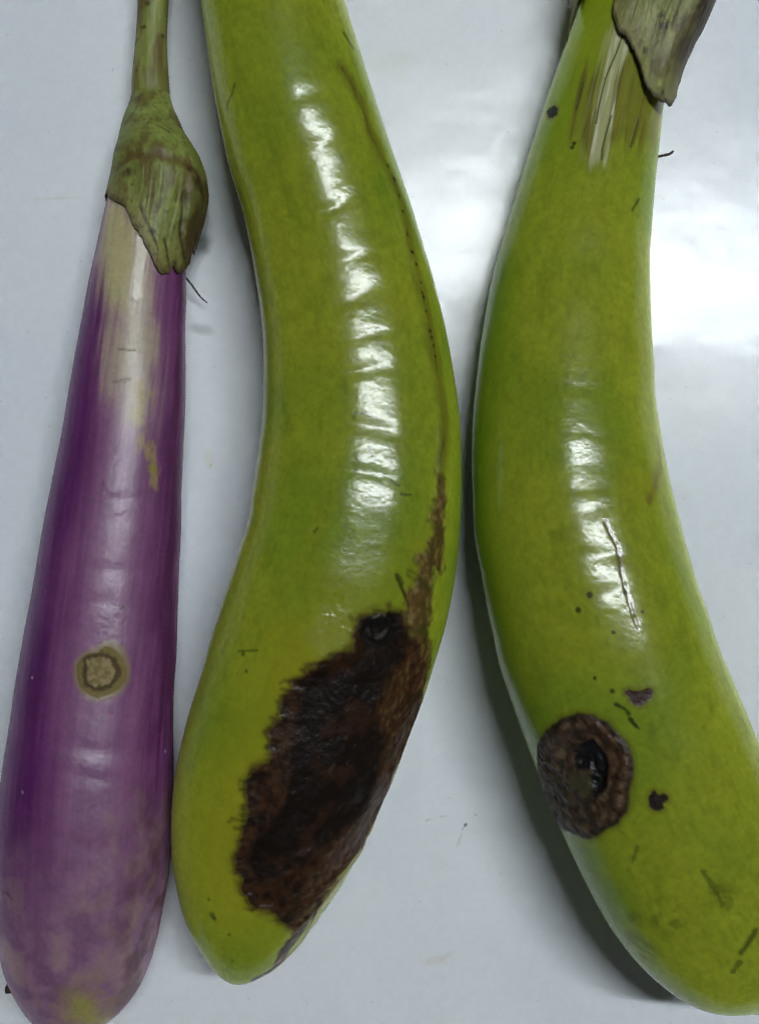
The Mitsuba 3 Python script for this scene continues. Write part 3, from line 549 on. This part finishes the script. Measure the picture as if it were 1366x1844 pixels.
def purple_eggplant():
    tube = Tube(STATIONS['P'], 0.3, True, 2.0, 280, 60)
    S, TH, W = tube.grid()
    v0 = tube.at(S, TH)
    m = MARKS
    disp = -0.05 * tube.r[:, None] * np.cos(np.clip(TH, -1.57, 1.57)) ** 4 * sstep(40, 80, S) + 0.7 * (fb(v0, 26.0, 83, 2) - 0.5) * sstep(0, 20, S) + ripple(S, W, 91, 0.36) + creases(S, W, m['creaseP'], 92, 0.16)
    ring = dpoly(S, W, m['ring']) + 0.5 * (fb(v0, 1.6, 101, 3) - 0.5)
    halo = dpoly(S, W, m['halo']) + 0.9 * (fb(v0, 2.0, 102, 3) - 0.5)
    rd = dpoly(S, W, m['ringdark']) + 1.3 * (fb(v0, 1.3, 103, 3) - 0.5)
    disp -= 0.05 * sstep(0.9, -1.2, ring) + 0.12 * sstep(0.5, 0.0, np.abs(rd))
    disp += 0.30 * (fb(v0, 1.1, 104, 3) - 0.5) * sstep(0.2, -0.6, ring)
    crack = np.min([dline(S, W, m['pcrack%d' % i]) for i in range(2)], axis=0)
    disp -= 0.08 * sstep(0.5, 0.0, crack)
    dark, mid, mauve = np.array([0.074, 0.0075, 0.086]), np.array([0.150, 0.027, 0.146]), np.array([0.235, 0.092, 0.205])
    streak = 0.5 + 0.5 * (fb2(S, W, 30.0, 1.3, 105, 4) - 0.5) + 0.5 * (fb2(S, W, 12.0, 6.0, 132, 4) - 0.5)
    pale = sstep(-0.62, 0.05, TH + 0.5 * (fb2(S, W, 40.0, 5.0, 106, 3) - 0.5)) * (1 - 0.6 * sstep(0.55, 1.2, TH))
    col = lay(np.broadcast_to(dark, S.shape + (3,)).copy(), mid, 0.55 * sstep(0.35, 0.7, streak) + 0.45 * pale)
    col = lay(col, mauve, pale * (0.48 + 0.45 * sstep(0.38, 0.68, streak)))  # dusty mauve skin, with some of the sheen haze painted in
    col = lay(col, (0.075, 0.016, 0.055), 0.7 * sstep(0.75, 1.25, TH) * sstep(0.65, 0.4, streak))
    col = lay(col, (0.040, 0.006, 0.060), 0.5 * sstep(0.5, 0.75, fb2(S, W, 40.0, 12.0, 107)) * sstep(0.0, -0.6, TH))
    # the pale, cream stripe that the calyx shaded
    for name, c, soft, a in (('cream', (0.44, 0.40, 0.20), 7.0, 0.95), ('cream2', (0.38, 0.33, 0.21), 6.0, 0.7)):
        d = dpoly(S, W, m[name]) + 15.0 * (fb2(S, W, 22.0, 1.3, 108, 4) - 0.5)
        col = lay(col, (0.30, 0.18, 0.22), 0.7 * sstep(8.0, -2.0, d))
        col = lay(col, c, a * sstep(soft * 0.6, -soft * 0.6, d))
    d = dline(S, W, m['white']) + 2.4 * (fb2(S, W, 7.0, 0.7, 109, 3) - 0.5)
    col = lay(col, (0.66, 0.60, 0.50), 0.9 * sstep(1.8, 0.7, d))
    for n_, r_ in (('yellow', 1.3), ('yellow1', 1.2)):
        col = lay(col, (0.34, 0.27, 0.05), 0.6 * sstep(r_ + 1.0, r_ - 1.1, dline(S, W, m[n_]) + 4.0 * (fb2(S, W, 3.0, 1.0, 110, 3) - 0.5)))
    col = lay(col, (0.25, 0.22, 0.02), 0.8 * spots(S, W, m['yb'], 1.9))
    col = lay(col, (0.11, 0.070, 0.030), 0.75 * sstep(0.6, 0.0, crack + 0.9 * (fb(v0, 0.8, 111) - 0.5)))
    # the blossom end: brown-grey mottling over a yellow-green tip
    low = sstep(160, 206, S + 16 * (fb(v0, 9.0, 112, 3) - 0.5) + 9 * sstep(-0.2, 1.0, TH) - 8 * sstep(-0.3, -1.1, TH))
    mot = fb(v0, 5.0, 113, 4)
    col = lay(col, (0.265, 0.145, 0.230), 0.7 * low)
    col = lay(col, (0.34, 0.24, 0.190), 0.42 * low * sstep(0.45, 0.68, mot))
    col = lay(col, (0.105, 0.040, 0.100), 0.45 * low * sstep(0.5, 0.3, mot))
    rs = sstep(150, 190, S) * sstep(0.55, 1.0, TH)
    col = lay(col, (0.085, 0.030, 0.030), 0.75 * rs * sstep(0.4, 0.65, fb(v0, 6.0, 114, 3)))
    for i in range(8):
        d = dline(S, W, m['net' if i == 0 else 'net%d' % i]) + 4.5 * (fb(v0, 3.0, 115 + i, 3) - 0.5)
        col = lay(col, (0.29, 0.19, 0.165), 0.4 * sstep(2.8, -0.6, d))
    tt = dpoly(S, W, m['tiptan']) + 6 * (fb(v0, 4.0, 125, 3) - 0.5)
    col = lay(col, (0.25, 0.17, 0.11), 0.55 * sstep(3.5, -3.0, tt) * sstep(0.30, 0.55, fb(v0, 2.4, 126, 3)))
    ty = dpoly(S, W, m['tipyellow']) + 3.0 * (fb(v0, 3.0, 127, 3) - 0.5)
    col = lay(col, (0.30, 0.28, 0.055), 0.8 * np.maximum(sstep(3.2, -2.6, ty), sstep(224.5, 227, S)))
    col = lay(col, (0.060, 0.022, 0.016), 0.9 * sstep(1.0, -1.0, dpoly(S, W, m['scar']) + 1.5 * (fb(v0, 1.5, 128) - 0.5)))
    col = lay(col, (0.035, 0.012, 0.030), 0.7 * spots(S, W, m['pdots'][:1] + m['pdots'][-1:], [0.9, 1.0]))
    col = lay(col, (0.36, 0.26, 0.36), 0.8 * spots(S, W, m['pdots'][1:4], [0.5, 0.7, 0.5]))
    col = col * (0.86 + 0.28 * fb(v0, 0.8, 129, 2))[..., None]
    # ring spot: yellow halo, olive-tan disc, dark ring
    col = lay(col, (0.21, 0.165, 0.055), 0.8 * sstep(1.0, -0.9, halo))
    rn = fb(v0, 1.0, 130, 3)
    rc = lay(np.broadcast_to((0.150, 0.112, 0.034), col.shape).copy(), (0.23, 0.175, 0.090), sstep(0.2, -1.0, rd) * sstep(0.35, 0.65, rn))
    rc = lay(rc, (0.045, 0.028, 0.009), 0.9 * sstep(0.85, 0.15, 0.8 * np.abs(rd) + 0.8 * (rn - 0.5)))
    rc = lay(rc, (0.055, 0.035, 0.010), sstep(0.74, 0.85, fb(v0, 1.5, 131, 2)))
    rc = lay(rc, (0.075, 0.048, 0.020), 0.7 * sstep(-0.9, -0.1, ring) * sstep(0.1, -0.6, TH - 0.25))
    col = lay(col, rc, sstep(0.3, -0.3, ring))
    v = grid_points(tube, S, TH, disp).reshape(-1, 3)
    f = grid_faces(*S.shape, True)
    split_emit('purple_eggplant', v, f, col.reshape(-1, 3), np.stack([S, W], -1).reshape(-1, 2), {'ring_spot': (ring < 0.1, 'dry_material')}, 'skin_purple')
    return tube

# ---------------------------------------------------------------- calyxes, stems and dry threads
def calyx(key, tube, s0, edge, fruit, hug, relief, paint, thick=0.9, cols=420, rows=150):
    """a fleshy cap whose lower rim runs along edge(theta); hug(theta) draws the rim down onto the fruit"""
    th = np.linspace(-math.pi, math.pi, cols, endpoint=False)
    u = np.linspace(0, 1, rows)
    e = edge(th) + 1.6 * (meshkit.fbm(np.stack([np.cos(th) * 16, np.sin(th) * 16, th * 0 + thick], -1), 3, 77) - 0.5)
    S = s0 + u[:, None] * (e[None] - s0)
    TH = np.broadcast_to(th, S.shape)
    R = np.interp(S, tube.s, tube.r)
    W = TH * R
    U = np.broadcast_to(u[:, None], S.shape)
    base = tube.at(S, TH)
    out = tube.at(S, TH, relief(S, TH, W, U, base))
    if fruit is not None:
        yy = -fruit.p[:, 1]
        c = np.stack([np.interp(-out[..., 1], yy, fruit.p[:, k]) for k in range(3)], -1)
        r = np.interp(-out[..., 1], yy, fruit.r)
        d = out - c
        d[..., 1] = 0
        L = np.linalg.norm(d, axis=-1)
        w = hug(TH) * sstep(0.35, 1.0, U)
        want = np.maximum(L * (1 - w) + (r + thick * 0.9) * w, r + thick * 0.9)
        out = out + d / L[..., None] * ((want - L) * sstep(fruit.p[0, 1] + 1.0, fruit.p[0, 1] - 8.0, out[..., 1]))[..., None]
    n = normals(out.reshape(-1, 3), grid_faces(*S.shape, True)).reshape(out.shape)
    inn = out - n * (thick * (0.35 + 0.65 * sstep(1.0, 0.85, U)))[..., None]
    v = np.vstack([out.reshape(-1, 3), inn.reshape(-1, 3)])
    f = grid_faces(*S.shape, True)
    N = S.size
    j = np.arange(cols)
    a, b = (rows - 1) * cols + j, (rows - 1) * cols + (j + 1) % cols
    f = np.vstack([f, f[:, ::-1] + N, np.stack([a, b, b + N], -1), np.stack([a, b + N, a + N], -1)])
    col = paint(S, TH, W, U, base).reshape(-1, 3)
    emit(key, v, f, 'calyx_material', np.vstack([col, col * 0.6]), np.tile(np.stack([S, W], -1).reshape(-1, 2), (2, 1)))

def rim(pts, hidden):
    p = np.array(sorted(list(pts) + list(hidden), key=lambda q: q[1]), float)
    th = np.r_[p[:, 1] - 2 * math.pi, p[:, 1], p[:, 1] + 2 * math.pi]
    return lambda a: np.interp(a, th, np.tile(p[:, 0], 3))

def stalk(key, st, seed, colour, brown, tip_cut=True):
    tube = Tube(st, 0.4, False, math.pi * 0.75, 110, 30)
    S, TH, W = tube.grid()
    v0 = tube.at(S, TH)
    ridge = 0.35 * (fb2(S, W, 30.0, 2.6, seed, 2) - 0.5) + 0.5 * (fb(v0, 7.0, seed + 1, 2) - 0.5)
    col = lay(np.broadcast_to(colour, S.shape + (3,)).copy(), brown, 0.85 * sstep(0.44, 0.64, fb2(S, W, 8.0, 3.0, seed + 2, 4)) * (0.3 + 0.7 * sstep(0.0, 9.0, S[-1:, :] - S)))
    col = lay(col, (0.26, 0.29, 0.075), 0.6 * sstep(0.5, 0.7, fb2(S, W, 12.0, 1.6, seed + 3, 3)))
    col = lay(col, (0.030, 0.020, 0.008), 0.8 * sstep(0.70, 0.80, fb(v0, 1.9, seed + 4, 2)))
    ridge = ridge * sstep(0.0, 7.0, S[-1:, :] - S)
    v = grid_points(tube, S, TH, ridge).reshape(-1, 3)
    f = grid_faces(*S.shape, True)
    cap = v[:S.shape[1]].mean(0)
    j = np.arange(S.shape[1])
    f = np.vstack([f, np.stack([np.full_like(j, len(v)), j, (j + 1) % len(j)], -1)])
    emit(key, np.vstack([v, cap]), f, 'calyx_material', np.vstack([col.reshape(-1, 3), [[0.25, 0.22, 0.10]]]), np.vstack([np.stack([S, W], -1).reshape(-1, 2), [[0, 0]]]))
    return tube

def thread(key, pts, r0, r1, colour):
    pts = np.asarray(pts, float)
    t = np.linspace(0, 1, len(pts))
    tt = np.linspace(0, 1, 40)
    p = np.stack([CubicSpline(t, pts[:, k])(tt) for k in range(3)], 1)
    rr = (r0 + (r1 - r0) * tt) * (0.8 + 0.4 * meshkit.noise(np.stack([tt * 14, tt * 0, tt * 0], -1), 5))
    d = np.gradient(p, axis=0)
    d /= np.linalg.norm(d, axis=1, keepdims=True)
    a = np.cross(d, [0, 0, 1.0])
    a /= np.linalg.norm(a, axis=1, keepdims=True)
    b = np.cross(a, d)
    ang = np.arange(8) * math.pi / 4
    v = (p[:, None] + rr[:, None, None] * (np.cos(ang)[None, :, None] * a[:, None] + np.sin(ang)[None, :, None] * b[:, None])).reshape(-1, 3)
    f = grid_faces(40, 8, True)
    emit(key, np.vstack([v, p[-1:]]), np.vstack([f, [[len(v), 39 * 8 + (k + 1) % 8, 39 * 8 + k] for k in range(8)]]), 'dry_material', np.tile(colour, (len(v) + 1, 1)), np.zeros((len(v) + 1, 2)) + np.arange(len(v) + 1)[:, None])

OLV, BRN = (0.150, 0.175, 0.034), (0.095, 0.070, 0.016)

P = purple_eggplant()
cp = Tube(STATIONS['CP'], 0.4, False)

def cp_relief(S, TH, W, U, v):
    m = MARKS
    d = 0.9 * (fb(v, 6.0, 141, 3) - 0.5) + 0.5 * (fb2(S, W, 9.0, 1.3, 142, 2) - 0.5) * sstep(0.3, 0.8, U)
    g = np.min([dline(S, TH * 12, np.array(m['cpgroove%d' % i]) * [1, 12]) for i in range(3)], axis=0)
    d -= 0.7 * sstep(1.2, 0.0, g)
    d -= 0.45 * sstep(1.6, 0.0, dline(S, TH * 12, np.array(m['cpring']) * [1, 12]))
    d = d * sstep(2.0, 9.0, S) - 0.05 * sstep(6.0, 2.0, S)
    return d + 0.35 * sstep(0.93, 1.0, U) * (fb2(S, W, 1.5, 1.5, 143, 2) - 0.3)

def cp_paint(S, TH, W, U, v):
    m = MARKS
    col = lay(np.broadcast_to(OLV, S.shape + (3,)).copy(), (0.165, 0.190, 0.040), sstep(12.0, 3.0, S))
    col = lay(col, (0.20, 0.25, 0.055), 0.8 * sstep(0.45, 0.7, fb(v, 4.5, 144, 3)))
    col = lay(col, BRN, 0.8 * sstep(0.46, 0.66, fb2(S, W, 6.0, 3.5, 145, 4)))
    col = lay(col, (0.20, 0.175, 0.060), 0.6 * sstep(0.68, 1.0, U + 0.35 * (fb2(S, W, 10.0, 1.4, 146, 3) - 0.5)))
    col = lay(col, (0.060, 0.040, 0.014), 0.9 * sstep(0.75, 1.2, TH + 0.8 * (fb(v, 5.0, 147, 3) - 0.5)) * sstep(26, 36, S))
    col = lay(col, (0.10, 0.062, 0.018), 0.75 * sstep(1.5, 0.2, dline(S, TH * 12, np.array(m['cpring']) * [1, 12]) + 1.6 * (fb(v, 2.0, 148) - 0.5)))
    col = lay(col, (0.030, 0.018, 0.006), 0.85 * spots(S, TH * 12, [(a, b * 12) for a, b in m['cpspots']], [2.0, 1.9, 1.4, 1.6, 1.8, 2.4, 1.6]) * sstep(0.25, 0.6, fb(v, 1.8, 149)))
    g = np.min([dline(S, TH * 12, np.array(m['cpgroove%d' % i]) * [1, 12]) for i in range(3)], axis=0)
    col = lay(col, (0.038, 0.026, 0.010), 0.85 * sstep(0.75, 0.1, g + 0.7 * (fb(v, 1.4, 150) - 0.4)))
    col = lay(col, (0.060, 0.045, 0.015), 0.6 * sstep(0.60, 0.78, fb(v, 1.1, 151, 3)))
    col = col * (0.75 + 0.5 * fb(v, 0.8, 152, 2))[..., None]
    return lay(col, (0.050, 0.032, 0.012), 0.8 * sstep(0.94, 1.0, U + 0.06 * (fb(v, 1.2, 153) - 0.5)))

calyx('purple_eggplant__calyx', cp, 2.15, rim(MARKS['cpedge'], [(44, 1.75), (39, 2.1), (52, 2.55), (40, 3.0), (50, -2.6), (38, -2.1), (34, -1.6)]), P,
      lambda a: sstep(1.05, 0.6, a) * sstep(-1.9, -1.3, a), cp_relief, cp_paint)
stalk('purple_eggplant__stem', STATIONS['ST'], 161, (0.165, 0.190, 0.040), (0.115, 0.080, 0.022))
thread('purple_eggplant__dry_thread', [(-51.0, 61.8, 7.0), (-49.0, 59.2, 6.0), (-47.7, 57.4, 5.0), (-45.8, 55.7, 4.4)], 0.28, 0.16, (0.05, 0.042, 0.035))
nub = __import__('trimesh').creation.icosphere(4, 1.0)
nv = nub.vertices * [1.05, 1.25, 1.0] * (0.75 + 0.7 * meshkit.fbm(nub.vertices * 1.6, 3, 7))[:, None]
emit('purple_eggplant__dried_tip', nv * 0.85 + [-94.3, -121.6, 17.0], nub.faces, 'dry_material', np.tile((0.045, 0.028, 0.012), (len(nv), 1)), nv[:, :2])
thread('purple_eggplant__dry_thread_001', [(-94.4, -121.4, 17.4), (-94.2, -120.2, 17.8), (-93.6, -118.8, 18.0), (-92.8, -117.6, 18.2)], 0.5, 0.3, (0.045, 0.028, 0.012))
labels['purple_eggplant'] = {'label': 'purple eggplant with olive stem and calyx and a round tan ring spot', 'category': 'eggplant'}
labels['purple_eggplant__ring_spot'] = {'label': 'round tan ring-shaped spot'}

M = middle_eggplant()
calyx('green_eggplant__calyx', Tube(STATIONS['CM'], 0.4, False), 2.0, rim([(58, -1.6), (44, -1.0), (61, -0.3), (46, 0.35), (60, 0.9), (45, 1.5), (59, 2.2), (47, 2.9), (58, -2.5), (45, -2.1)], []), M,
      lambda a: 1.0 + 0 * a, lambda S, TH, W, U, v: 0.9 * (fb(v, 6.0, 201, 3) - 0.5),
      lambda S, TH, W, U, v: lay(np.broadcast_to(OLV, S.shape + (3,)).copy(), BRN, 0.8 * sstep(0.46, 0.66, fb2(S, W, 6.0, 3.5, 202, 4))), 0.9, 200, 80)
stalk('green_eggplant__stem', [(-52, 256, 25, 4.4), (-50, 244, 23.5, 4.4), (-48, 230, 21.5, 4.6), (-46.5, 218, 20.4, 5.2), (-45, 209, 20, 6.5)], 211, (0.165, 0.190, 0.040), (0.115, 0.080, 0.022))
labels['green_eggplant'] = {'label': 'green eggplant in the middle with a large dark brown rotten patch near its tip', 'category': 'eggplant', 'group': 'green eggplants on the table'}
labels['green_eggplant__rot_patch'] = {'label': 'large sunken black-brown rotten patch'}
labels['green_eggplant__corky_scar'] = {'label': 'rough brown corky streak along the side'}

G = right_eggplant()
cgt = Tube(STATIONS['CG'], 0.4, False)

def cg_relief(S, TH, W, U, v):
    d = 1.1 * (fb(v, 7.0, 171, 3) - 0.5) + 0.8 * (fb2(S, W, 16.0, 1.6, 172, 3) - 0.5)
    return d + 0.4 * sstep(0.94, 1.0, U) * (fb2(S, W, 1.8, 1.2, 173, 2) - 0.3)

def cg_paint(S, TH, W, U, v):
    col = lay(np.broadcast_to((0.155, 0.165, 0.040), S.shape + (3,)).copy(), (0.25, 0.260, 0.080), 0.8 * sstep(0.42, 0.66, fb2(S, W, 14.0, 1.8, 174, 4)))
    col = lay(col, (0.080, 0.060, 0.018), 0.85 * sstep(0.46, 0.66, fb2(S, W, 9.0, 3.4, 175, 4)))
    col = col * (0.7 + 0.55 * fb(v, 1.0, 181, 3))[..., None]
    col = lay(col, (0.15, 0.155, 0.040), 0.5 * sstep(0.5, 0.7, fb(v, 5.0, 176, 3)))
    col = lay(col, (0.045, 0.030, 0.018), 0.9 * sstep(0.62, 1.05, TH + 0.7 * (fb(v, 5.0, 177, 3) - 0.5)) * sstep(86, 76, S))
    col = lay(col, (0.020, 0.013, 0.006), 0.85 * spots(S, TH * 16, [(a, b * 16) for a, b in MARKS['cgspots']], [1.9, 1.2, 1.9, 1.8, 2.2, 3.0]) * sstep(0.25, 0.55, fb(v, 1.8, 178)))
    edge_d = (1 - U) * (S - 5) / np.maximum(U, 0.2)
    col = lay(col, (0.17, 0.14, 0.08), 0.5 * sstep(0.80, 0.95, U) * sstep(0.4, 0.6, fb2(S, W, 8.0, 1.1, 179, 2)))
    return lay(col, (0.035, 0.022, 0.010), 0.9 * sstep(2.0, 0.5, edge_d + 1.3 * (fb(v, 1.6, 180) - 0.5)))

calyx('green_eggplant_001__calyx', cgt, 3.0, rim(MARKS['cgedge'] + MARKS['cgleft'], [(62, -0.85), (58, -0.72), (74, 1.6), (66, 1.85), (84, 2.3), (64, 2.8), (80, -2.7), (64, -2.1), (70, -1.5)]), G,
      lambda a: sstep(0.95, 0.35, a) * sstep(-1.0, -0.6, a), cg_relief, cg_paint)
c0 = np.array(STATIONS['CG'][0][:3])
stalk('green_eggplant_001__stem', [(*(c0 + [9, 42, 6]), 5.0), (*(c0 + [6, 30, 4.5]), 4.6), (*(c0 + [3, 18, 3]), 4.8), (*(c0 + [1, 8, 1]), 6.2), (*c0, 8.6), (*(c0 + [0, -6, 0.5]), 10.0)], 191, (0.14, 0.15, 0.035), (0.10, 0.075, 0.02))
thread('green_eggplant_001__dry_thread', [(71.8, 92.5, 10.0), (73.8, 92.9, 10.5), (75.4, 93.2, 11.0), (76.2, 93.9, 11.4)], 0.34, 0.30, (0.06, 0.045, 0.035))
labels['green_eggplant_001'] = {'label': 'green eggplant on the right with a withered calyx and a round brown sunken lesion', 'category': 'eggplant', 'group': 'green eggplants on the table'}
labels['green_eggplant_001__round_lesion'] = {'label': 'round brown sunken lesion with a black pit'}
